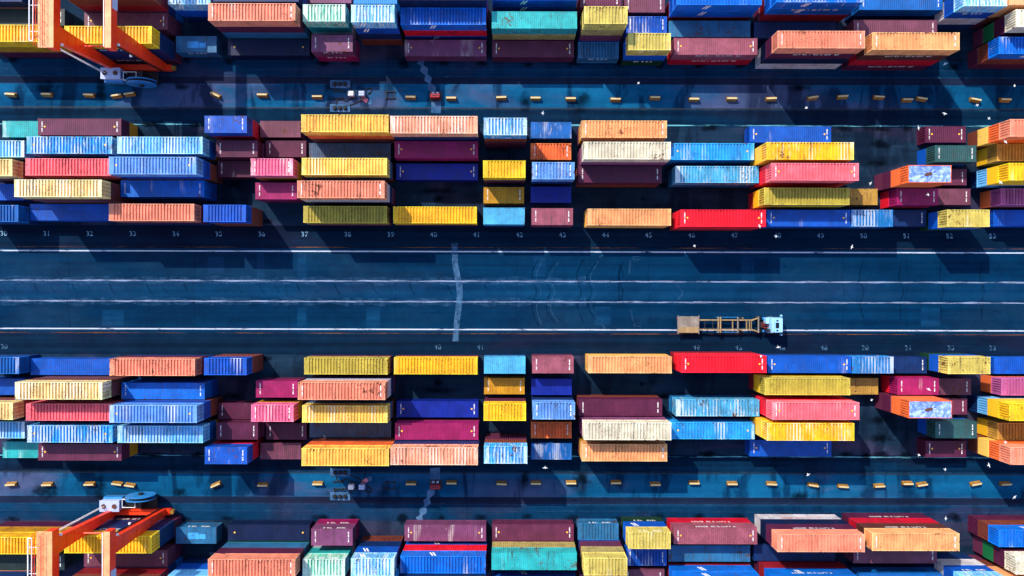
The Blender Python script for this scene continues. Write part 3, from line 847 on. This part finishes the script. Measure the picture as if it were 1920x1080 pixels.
# ------------------------------------------------------------------ yellow lane barriers
bl = MB()
prof = [(-.34, 0), (-.34, .10), (-.15, .40), (-.11, .70), (.11, .70), (.15, .40), (.34, .10), (.34, 0)]
hb = .76
vs = [(-hb, y, z) for y, z in prof] + [(hb, y, z) for y, z in prof]; n8 = len(prof)
bl.add(vs, [(i, i+1, n8+i+1, n8+i) for i in range(n8-1)] + [(n8-1, 0, n8, 2*n8-1), tuple(range(n8-1, -1, -1)), tuple(range(n8, 2*n8))])
bar_me = bl.mesh('barrier_body', M['yellow'])
lit_top_me = MB().box(-hb+.01, hb-.01, -.12, .12, .702, .74).mesh('barrier_lit_top', M['cream'])  # cream strip paints the sunlit top of the yellow barrier
foot_me = MB().box(-hb-.03, hb+.03, -.35, .35, .018, .06).mesh('barrier_foot', M['steel'])
bars = [(20,177,-4),(88,177,-2),(167,178,-2),(219,179,8),(243,176,8),(404,178,-24),(492,178,-1),(595,181,0),(770,182,-1),(846,184,0),(940,183,2),(1004,184,0),(1070,185,0),(1154,186,0),(1228,183,0),(1301,186,0),(1372,185,0),(1446,185,3),(1524,183,9),(1580,181,4),(1648,182,-3),(1701,187,0),(1728,185,-9),(1829,187,-11),(1885,187,-2)]
for side in (1, -1):
    for (px, py, rot) in bars:
        p = P(px, py, .4)
        r = empty('lane_barrier', (p.x+(0 if side > 0 else .2), side*p.y, 0), R(rot)*side)
        bay = 30+(px-7)/80.6; near = int(round(bay))
        tilt = 'skewed ' if abs(rot) > 7 else ''
        where = 'level with' if abs(bay-near) < .16 else ('just right of' if bay > near else 'just left of')
        tag(r, f"{tilt}yellow barrier block on the {'upper' if side > 0 else 'lower'} lane, {where} bay {near}", 'barrier', 'yellow barrier blocks along the lanes')
        link('barrier_body', bar_me, r); link('cap', lit_top_me, r); link('foot', foot_me, r)

# ------------------------------------------------------------------ cable points in the lanes
def cable_station(side):
    lane = 'upper' if side > 0 else 'lower'
    def Q(px, py, z=0): p = P(px+(0 if side > 0 else 2), py, z); return Vector((p.x, side*p.y, z))
    def pt(px, py, z): q = Q(px, py, 0); return (q.x, q.y, z)
    pads = []
    for (py, words) in ((158, 'nearer the outer block'), (203, 'nearer the road')):
        c = Q(638, py); r = empty('cable_pad', (c.x, c.y, 0))
        tag(r, f'pale concrete pad with three black sockets, {lane} lane, {words}', 'pad', 'cable pads in the lanes')
        MB().bevel_box(-1.55, 1.55, -.62, .62, .017, .14, .06).obj('slab', M['patch'], r)
        for i in range(3): MB().bevel_box(-1.05+i*.78, -.55+i*.78, -.25, .25, .141, .55, .06).obj('socket', M['black'], r)
    for (px, mat, words, sz) in ((660, M['white'], 'square white junction box among the cables', .5), (680, M['pale'], 'pale blue ribbed junction box among the cables', .52)):
        c = Q(px, 178); r = empty('junction_box', (c.x, c.y, 0)); tag(r, f'{words}, {lane} lane', 'junction box')
        MB().bevel_box(-sz*.85, sz*.85, -sz*.75, sz*.75, .15, 1.0, .05).obj('housing', mat, r)
        lid = MB()
        for j in range(2): lid.bevel_box(-sz*.8, sz*.8, -.34+j*.36, -.06+j*.36, 1.001, 1.06, .03)
        lid.obj('lid', mat, r)
        MB().box(-sz*.7, sz*.7, -sz*.6, sz*.6, .018, .149).obj('plinth', M['steel'], r)
    def cable(pts, words):
        o = MB().tube(smooth_curve([pt(x, y, z) for x, y, z in pts], 5), .075).obj('power_cable', M['black'])
        tag(o, f'{words}, {lane} lane', 'cable')
    cable([(630,161,.1),(628,166,.09),(630,170,.09),(640,171,.09),(650,172,.09),(656,176,.12)], 'short black cable looping from outer pad to white box')
    cable([(646,160,.1),(655,165,.09),(664,171,.09),(672,175,.15)], 'black cable slanting from outer pad to ribbed box')
    cable([(682,172,.3),(690,166,.09),(696,167,.09),(695,173,.09),(689,176,.2)], 'black cable bulging in a loop right of ribbed box')
    cable([(631,198,.12),(632,188,.09),(640,187,.09),(650,190,.09),(656,186,.09),(668,184,.12)], 'wavy black cable from roadside pad to the boxes')
    cable([(648,199,.12),(660,196,.09),(672,191,.09),(684,184,.2)], 'straight black cable from roadside pad to ribbed box')
    tp = Q(684, 187); o = MB().bevel_box(-.5, .5, -.3, .3, .05, .16, .05).obj('folded_tarpaulin', M['wood']); o.location = (tp.x, tp.y, 0); o.rotation_euler = (0, 0, R(-30)*side)
    tag(o, f'small pink folded tarpaulin below the ribbed box, {lane} lane', 'tarpaulin')
    dk = Q(694, 192); o = MB().cyl((0, 0, .017), (0, 0, .07), .36, n=24).obj('manhole_cover', M['patch']); o.location = (dk.x, dk.y, 0)
    tag(o, f'round pale manhole cover by the cables, {lane} lane', 'manhole')
    for (px, words, gap) in ((634.5, 'beside the cable pads', .55), (732, 'standing free between the boxes and barrier', .5)):
        c = Q(px, 178.5); r = empty('guide_bracket', (c.x, c.y, 0)); tag(r, f'black steel guide bracket {words}, {lane} lane', 'bracket', 'black guide brackets in the lanes')
        for s in (1, -1):
            b = MB().box(-.75, .75, s*gap-.05, s*gap+.05, .10, .2)
            for t in (1, -1): b.box(t*.68-.1, t*.68+.1, s*gap-.16, s*gap+.16, .018, .098)
            b.obj('rail', M['black'], r)
        if gap == .5:
            for t in (1, -1): MB().box(t*.62-.04, t*.62+.04, -gap+.052, gap-.052, .11, .18).obj('tie_bar', M['steel'], r)
    c = Q(817, 181); r = empty('control_cabinet', (c.x, c.y, 0)); tag(r, f'red control cabinet on a grey plate, {lane} lane near bay 40', 'cabinet')
    MB().box(-.95, .95, -.75, .75, .017, .05).obj('base_plate', M['steel'], r)
    MB().bevel_box(-.72, .72, -.45*1, .2, .051, 1.25, .08).obj('housing', M['cabred'], r)
    v = MB()
    for t in (-.35, .3): v.bevel_box(t-.2, t+.2, .3, .6, .051, .5, .04)
    v.obj('vent_box', M['pale'], r)
    MB().box(-.5, .5, -.16, -.04, 1.251, 1.29).obj('handle', M['steel'], r)
    if side < 0: r.scale = (1, 1, 1)
for s in (1, -1): cable_station(s)

# ------------------------------------------------------------------ rail mounted gantry cranes
def crane(side):
    lane = 'top' if side > 0 else 'bottom'
    X0, Y0 = -55.6, 33.4
    r = empty('gantry_crane', (X0, side*Y0, 0)); r.scale = (1, 1, 1)
    tag(r, f'orange red gantry crane straddling the {lane} block at left', 'crane', 'gantry cranes over the outer blocks')
    def fy(y): return side*y
    class SB(MB):
        def sbox(self, x0, x1, y0, y1, z0, z1):
            a, b = sorted((fy(y0), fy(y1))); return self.box(x0, x1, a, b, z0, z1)
        def shex(self, bot, top):
            f = lambda L: [(x, fy(y), z) for x, y, z in L]
            if side > 0: return self.hexa(f(bot), f(top))
            return self.hexa(list(reversed(f(bot))), list(reversed(f(top))))
    span, GZ = 26.0, 17.3
    for gx, wide in ((-3.75, True), (3.75, False)):
        hw = .5 if wide else .42
        g = SB().sbox(gx-hw, gx+hw, -2.2, span+3, GZ, GZ+1.5).obj('girder', M['red'], r)
        SB().sbox(gx-hw+.02, gx+hw-.02, -2.19, span+2.9, GZ+1.502, GZ+1.56).obj('deck', M['tan'], g)
        if wide:
            SB().sbox(gx-hw-1.25, gx-hw-.002, -2.1, span+2.8, GZ+1.1, GZ+1.2).obj('walkway', M['tan'], g)
            h = MB()
            for xx in (gx-hw-1.22, gx-hw-.1):
                for zz in (GZ+1.7, GZ+2.2): h.cyl((xx, fy(-2.05), zz), (xx, fy(span+2.7), zz), .035, n=6)
                y = -2.0
                while y < span+2.8: h.cyl((xx, fy(y), GZ+1.2), (xx, fy(y), GZ+2.2), .03, n=6); y += 1.5
            h.obj('handrail', M['red'], g)
            t = MB()
            for xx in (gx-hw-1.85, gx-hw-2.35): t.cyl((xx, fy(-1.2), GZ+1.2), (xx, fy(span), GZ+1.2), .08, n=8)
            t.cyl((gx-hw-2.35, fy(-1.2), GZ+1.2), (gx-hw-1.85, fy(-1.2), GZ+1.2), .08, n=8)
            for j in range(8):
                y = j*3.4; t.cyl((gx-hw-2.4, fy(y), GZ+1.12), (gx-hw-1.2, fy(y), GZ+1.12), .05, n=6)
            t.obj('cable_rack', M['white'], g)
        else:
            SB().sbox(gx+hw+.002, gx+hw+.12, 3.0, 6.4, GZ+.1, GZ+1.3).obj('notice_panel', M['pale'], g)
            SB().sbox(gx-hw-.25, gx-hw-.15, -2.0, span+2, GZ+1.3, GZ+1.42).obj('conduit', M['white'], g)
            SB().cyl((gx-hw-.15, fy(0), GZ+1.36), (gx-hw, fy(0), GZ+1.36), .05)
        for ly in (0.0, span):
            leg = SB().shex([(gx-.34, ly-.5, 1.9), (gx+.34, ly-.5, 1.9), (gx+.34, ly+.5, 1.9), (gx-.34, ly+.5, 1.9)],
                            [(gx-.46, ly-1.05, GZ-.002), (gx+.46, ly-1.05, GZ-.002), (gx+.46, ly+1.05, GZ-.002), (gx-.46, ly+1.05, GZ-.002)]).obj('leg', M['red'], r)
            st = SB()
            for j in range(7):
                z = 3.4+j*2.0; k_ = (z-1.9)/(GZ-1.9); e = .345+.12*k_; q = .42+.52*k_
                st.sbox(gx+e+.002, gx+e+.035, ly-q, ly+q, z, z+.09)
            st.obj('stiffener', M['red'], leg)
    for ly in (0.0, span):
        SB().sbox(-5.2, 4.7, ly-.42, ly+.42, 1.1, 1.898).obj('sill_beam', M['red'], r)
        for wx in (-4.5, -3.0, 2.7, 4.1):
            bogie = SB().sbox(wx-.55, wx+.55, ly-.3, ly+.3, .62, 1.098).obj('bogie', M['steel'], r)
            wm = MB(); wm.cyl((wx, fy(ly-.16), .40), (wx, fy(ly+.16), .40), .38, n=20); wm.obj('wheel', M['black'], bogie)
        MB().cyl((-3.4, fy(ly), 12.2), (3.4, fy(ly), 12.2), .12, n=8).obj('tie_bar', M['red'], r)
    ld = SB()
    for lx in (-4.75, -4.35): ld.cyl((lx, fy(-1.25), 2.0), (lx, fy(-1.25), GZ+1.2), .04, n=6)
    z = 2.3
    while z < GZ+1: ld.cyl((-4.75, fy(-1.25), z), (-4.35, fy(-1.25), z), .025, n=5); z += .55
    ld.obj('ladder', M['white'], r)
    ho = SB()
    for j in range(3): ho.tube(smooth_curve([(3.3+.12*j, fy(-.62), 1.9), (3.25+.12*j, fy(-.75), 6), (3.3+.12*j, fy(-.95), 11), (3.2+.12*j, fy(-1.12), GZ)]), .04)
    ho.obj('power_hose', M['black'], r)
    lp = SB()
    for (x, y, z) in ((-3.2, -1.1, GZ-.3), (4.22, -1.1, GZ-.3), (3.0, -.8, 11.0)): lp.bevel_box(x-.16, x+.16, min(fy(y), fy(y-.3)), max(fy(y), fy(y-.3)), z-.12, z+.12, .04)
    lp.obj('floodlight', M['white'], r)
    SB().sbox(-5.1, -2.3, -2.35, -2.052, 1.0, 2.2).obj('cooling_unit', M['blue'], r)
    SB().sbox(-2.2, -.2, -2.0, -.9, .9, 1.9).obj('switch_box', M['steel'], r)
    SB().sbox(4.702, 5.2, -.3, .3, 1.15, 1.8).obj('buffer', M['yellow'], r)
    house = SB().sbox(-5.1, -2.3, -2.05, -.5, .9, 3.2).obj('electrical_house', M['pale'], r)
    SB().sbox(-5.16, -2.24, -2.11, -.44, 3.202, 3.28).obj('house_roof', M['pale'], house)
    for fx in (-4.55, -2.95): MB().cyl((fx, fy(-1.25), 3.282), (fx, fy(-1.25), 3.42), .33, n=18).obj('roof_fan', M['rust'], house)
    SB().sbox(-2.296, -2.25, -1.8, -.9, .95, 2.9).obj('door', M['blue'], house)
    SB().sbox(-5.2, 2.4, -2.4, -.44, .78, .898).obj('platform', M['steel'], r)
    fr = MB()
    for fx in (-1.9, .0):
        for y in (-1.0, -2.2): fr.cyl((fx, fy(y), .9), (fx, fy(y), 3.0), .06, n=6)
    for y in (-1.0, -2.2): fr.cyl((-1.9, fy(y), 3.0), (0, fy(y), 3.0), .06, n=6)
    for fx in (-1.9, 0): fr.cyl((fx, fy(-1.0), 3.0), (fx, fy(-2.2), 3.0), .06, n=6)
    fr.obj('access_frame', M['white'], r)
    reel = MB()
    cx, cy, cz, rad = 0.6, -2.6, 2.45, 2.1
    reel.cyl((cx, fy(cy-.16), cz), (cx, fy(cy-.05), cz), rad, n=40); reel.cyl((cx, fy(cy+.35), cz), (cx, fy(cy+.46), cz), rad, n=40)
    reel = reel.obj('cable_reel', M['blue'], r)
    MB().cyl((cx, fy(cy-.049), cz), (cx, fy(cy+.349), cz), 1.6, n=32).obj('cable_winding', M['black'], reel)
    MB().cyl((cx, fy(cy-.45), cz), (cx, fy(cy+.9), cz), .38, n=16).obj('hub', M['steel'], reel)
    SB().sbox(cx-.3, cx+.3, -1.65, -.8, .9, 2.9).obj('reel_bracket', M['steel'], r)
    return r
for s in (1, -1): crane(s)

# ------------------------------------------------------------------ the container truck on the road
def truck():
    p = P(1270, 608, 1.2); q = P(1465, 610, 1.2)
    r = empty('container_truck', (p.x, (p.y+q.y)/2, 0), ROLL*0)
    tag(r, 'empty container truck with ochre skeletal trailer and white cab on the road', 'truck')
    L = q.x-p.x
    W2 = 1.25
    rear = MB().bevel_box(0, 3.3, -W2, W2, 1.20, 1.34, .05)
    for t in (.0, 3.14):
        for s in (1, -1): rear.box(t+.01, t+.15, s*(W2+.06)-.07, s*(W2+.06)+.07, 1.2, 1.42)
    rear = rear.obj('rear_deck', M['deck'], r)
    MB().box(.2, 3.1, -W2+.06, -.35, 1.342, 1.35).obj('worn_plate', M['chassis'], rear)
    rails = MB()
    for s in (1, -1):
        rails.box(3.302, 11.3, s*.72-.09, s*.72+.09, .95, 1.25)
        rails.hexa([(11.3, s*.72-.09, .95), (12.1, s*1.0-.09, .95), (12.1, s*1.0+.09, .95), (11.3, s*.72+.09, .95)],
                   [(11.3, s*.72-.09, 1.25), (12.1, s*1.0-.09, 1.25), (12.1, s*1.0+.09, 1.25), (11.3, s*.72+.09, 1.25)])
    rails.obj('chassis_rail', M['chassis'], r)
    for x, w_, mat in ((4.1, .12, 'steel'), (5.3, .12, 'steel'), (8.3, .12, 'chassis'), (10.4, .14, 'chassis'), (10.85, .12, 'chassis'), (11.15, .08, 'chassis')):
        MB().box(x, x+w_, -.628, .628, 1.0, 1.2).obj('cross_member', M[mat], r)
    for x, mat in ((6.05, 'chassis'), (6.38, 'chassis'), (9.0, 'deck'), (12.11, 'deck')):
        MB().bevel_box(x, x+.20, -1.2, 1.2, 1.255, 1.42, .03).obj('bolster', M[mat], r)
    def wheel(x, s, wd=.55):
        y = s*(W2-.02-wd/2)
        wm = MB().cyl((x, y-wd/2, .5), (x, y+wd/2, .5), .5, n=24).obj('wheel', M['black'], r)
        MB().cyl((x, y+s*wd/2, .5), (x, y+s*(wd/2+.02), .5), .26, n=16).obj('rim', M['deck'], wm)
    for x in (1.0, 2.4, 12.4, 14.3):
        for s in (1, -1): wheel(x, s, .38 if x > 14 else .55)
    for s in (1, -1): MB().box(5.9, 9.1, s*1.14-.03, s*1.14+.03, .55, .95).obj('side_guard', M['blue'], r)
    lg = MB()
    for s in (1, -1): lg.box(9.9, 10.06, s*1.0-.08, s*1.0+.08, .1, .94)
    lg.obj('landing_leg', M['chassis'], r)
    MB().box(12.35, 14.0, -.45, .45, .7, .95).obj('tractor_frame', M['steel'], r)
    MB().cyl((12.75, 0, .952), (12.75, 0, 1.1), .5, n=24).obj('fifth_wheel', M['black'], r)
    for s in (1, -1): MB().cyl((12.9, s*.95, 1.05), (13.5, s*.95, 1.05), .2, n=12).obj('air_tank', M['blue'], r)
    cx0, cx1 = L-2.05, L-.05
    cab = MB()
    cab.hexa([(cx0, -1.2, .55), (cx1+.05, -1.12, .55), (cx1+.05, 1.12, .55), (cx0, 1.2, .55)], [(cx0, -1.2, 1.75), (cx1+.05, -1.16, 1.75), (cx1+.05, 1.16, 1.75), (cx0, 1.2, 1.75)])
    cab.hexa([(cx0, -1.2, 1.752), (cx1+.05, -1.16, 1.752), (cx1+.05, 1.16, 1.752), (cx0, 1.2, 1.752)], [(cx0+.1, -1.08, 2.95), (cx1-.35, -1.0, 2.95), (cx1-.35, 1.0, 2.95), (cx0+.1, 1.08, 2.95)])
    cab = cab.obj('cab', M['cab'], r)
    MB().hexa([(cx1+.055, -1.02, 1.8), (cx1+.075, -1.02, 1.8), (cx1+.075, 1.02, 1.8), (cx1+.055, 1.02, 1.8)], [(cx1-.25, -.92, 2.75), (cx1-.23, -.92, 2.75), (cx1-.23, .92, 2.75), (cx1-.25, .92, 2.75)]).obj('windscreen', M['glass'], cab)
    MB().bevel_box(cx0+.62, cx0+1.12, -.42, .42, 2.952, 3.02, .03).obj('roof_hatch', M['glass'], cab)
    MB().bevel_box(cx0+.14, cx0+.40, -.95, .95, 2.952, 3.1, .04).obj('roof_fairing', M['cab'], cab)
    for y in (-.75, .72): MB().bevel_box(cx0+.7, cx0+1.0, y-.1, y+.1, 2.952, 3.05, .03).obj('beacon', M['steel'], cab)
    for s in (1, -1):
        MB().bevel_box(cx1-.35, cx1-.2, s*1.42-.14, s*1.42+.14, 1.7, 2.4, .03).obj('mirror', M['cab'], cab)
        MB().box(cx1-.30, cx1-.25, min(s*1.17, s*1.28), max(s*1.17, s*1.28), 2.1, 2.16).obj('mirror_arm', M['steel'], cab)
        MB().bevel_box(cx1+.05, cx1+.10, s*.85-.18, s*.85+.18, .75, 1.0, .02).obj('headlight', M['pale'], cab)
    MB().box(cx0-.6, cx0-.1, -.9, -.55, .9, 2.6).obj('exhaust_stack', M['steel'], r)
    MB().bevel_box(cx0-.55, cx0-.05, .2, 1.1, .9, 2.2, .05).obj('air_box', M['cab'], r)
    hs = MB()
    for j, y in enumerate((-.25, 0, .25)): hs.tube(smooth_curve([(cx0-.02, y, 1.9), (cx0-.5, y*1.8, 1.5+.1*j), (cx0-1.0, y*.6, 1.35)]), .035)
    hs.obj('air_hose', M['cabred'], r)
    for s in (1, -1):
        MB().box(-.03, -.002, s*.95-.2, s*.95+.2, .95, 1.12).obj('tail_lamp', M['cabred'], r)
        MB().box(13.6, 13.98, s*1.18-.12, s*1.18+.12, .95, 1.02).obj('mudguard', M['steel'], r)
        MB().bevel_box(9.3, 9.8, s*.95-.2, s*.95+.2, .55, .94, .04).obj('tool_box', M['steel'], r)
    return r
truck()

# ------------------------------------------------------------------ gulls
def gull_mesh(spread, bank):
    vs, fs = [], []; n = 10
    st = [(-.24, .012, 0), (-.17, .05, 0), (-.05, .075, .0), (.08, .07, .01), (.16, .045, .025), (.205, .05, .04), (.25, .035, .04), (.29, .008, .03)]
    for (x, r_, z) in st:
        for i in range(n):
            a = 2*math.pi*i/n; vs.append((x, r_*math.cos(a), z+r_*.9*math.sin(a)))
    for k_ in range(len(st)-1):
        for i in range(n):
            j = (i+1) % n; fs.append((k_*n+i, k_*n+n+i, k_*n+n+j, k_*n+j))
    fs += [tuple(range(n)), tuple(range(len(st)*n-1, (len(st)-1)*n-1, -1))]
    mb = MB().add(vs, fs)
    wg = MB()
    for s in (1, -1):
        sec = [(.04, .16, -.04, .02), (.26, .19, 0, .10+bank*s*.04), (.42, .13, .06, .11+bank*s*.1), (.60, .03, -.05, .05+bank*s*.18)]
        q = []
        for (y, c_, x, z) in sec:
            y *= spread
            q += [(x+c_/2, s*y, z-.008), (x-c_/2, s*y, z-.008), (x-c_/2, s*y, z+.008), (x+c_/2, s*y, z+.014)]
        ff = []
        for k_ in range(3):
            for i in range(4):
                j = (i+1) % 4; f_ = (k_*4+i, k_*4+4+i, k_*4+4+j, k_*4+j); ff.append(f_ if s > 0 else tuple(reversed(f_)))
        ff += [(12, 13, 14, 15)]
        wg.add(q, ff)
    tl = MB().add([(-.20, -.03, .0), (-.20, .03, .0), (-.36, .07, .0), (-.36, -.07, .0), (-.20, -.03, .015), (-.20, .03, .015), (-.36, .07, .01), (-.36, -.07, .01)],
                  [(0,3,2,1),(4,5,6,7),(0,1,5,4),(1,2,6,5),(2,3,7,6),(3,0,4,7)])
    mb.add(tl.v, tl.f)
    return mb.mesh('gull_body', M['gull']), wg.mesh('gull_wings', M['gullgrey'])
GM = [gull_mesh(.8, .6), gull_mesh(.55, -.5), gull_mesh(1.0, .2)]
gulls = [(1018,212,8,'over the upper lane above bay 42'),(1512,202,8,'over the upper lane near bay 49'),(1771,213,9,'over the upper lane near bay 52'),(1832,197,7,'beside a barrier on the upper lane near bay 53'),
 (1854,222,12,'left of the salmon stack near bay 53, above the road'),(1722,240,7,'over a maroon container near bay 51, above the road'),(1885,266,13,'above the ochre roof near bay 53, above the road'),
 (1902,161,9,'over the upper crane track at far right'),(1772,120,6,'at the edge of the top block near bay 52'),(1632,344,7,'over empty ground near bay 50, above the road'),(1740,365,9,'over the magenta container near bay 51, above the road'),
 (1876,342,13,'left above the yellow stack near bay 53, above the road'),(1455,443,5,'beside painted number 48'),(1302,461,6,'by the upper edge line at bay 46'),(1597,463,6,'by the upper edge line at bay 50'),(1424,424,13,'on the corner of the bright red container near bay 47'),
 (1197,156,5,'over the upper dark strip near bay 45'),
 (1022,877,8,'over the lower verge near bay 42'),(1515,890,8,'over the lower lane near bay 49'),(1772,880,9,'over the lower verge near bay 52'),(1854,872,12,'left of the salmon stack near bay 53, below the road'),(1723,853,7,'over a maroon container near bay 51, below the road'),
 (1885,829,13,'above the ochre roof near bay 53, below the road'),(1902,932,9,'over the lower crane track at far right'),(1773,972,6,'at the edge of the bottom block near bay 52'),(1634,750,7,'over empty ground near bay 50, below the road'),(1741,730,9,'over the magenta container near bay 51, below the road'),
 (1459,651,5,'beside the lower painted number at bay 48'),(1427,668,13,'on the corner of the bright red container, below the road')]
for i, (px, py, z, words) in enumerate(gulls):
    p = P(px, py, z)
    g = empty('gull', p, R(37*i % 360)); g.scale = (.62, .62, .62)
    tag(g, 'white gull in flight ' + words, 'gull', 'white gulls flying over the yard')
    b_, w_ = GM[i % 3]
    link('body', b_, g); link('wings', w_, g)
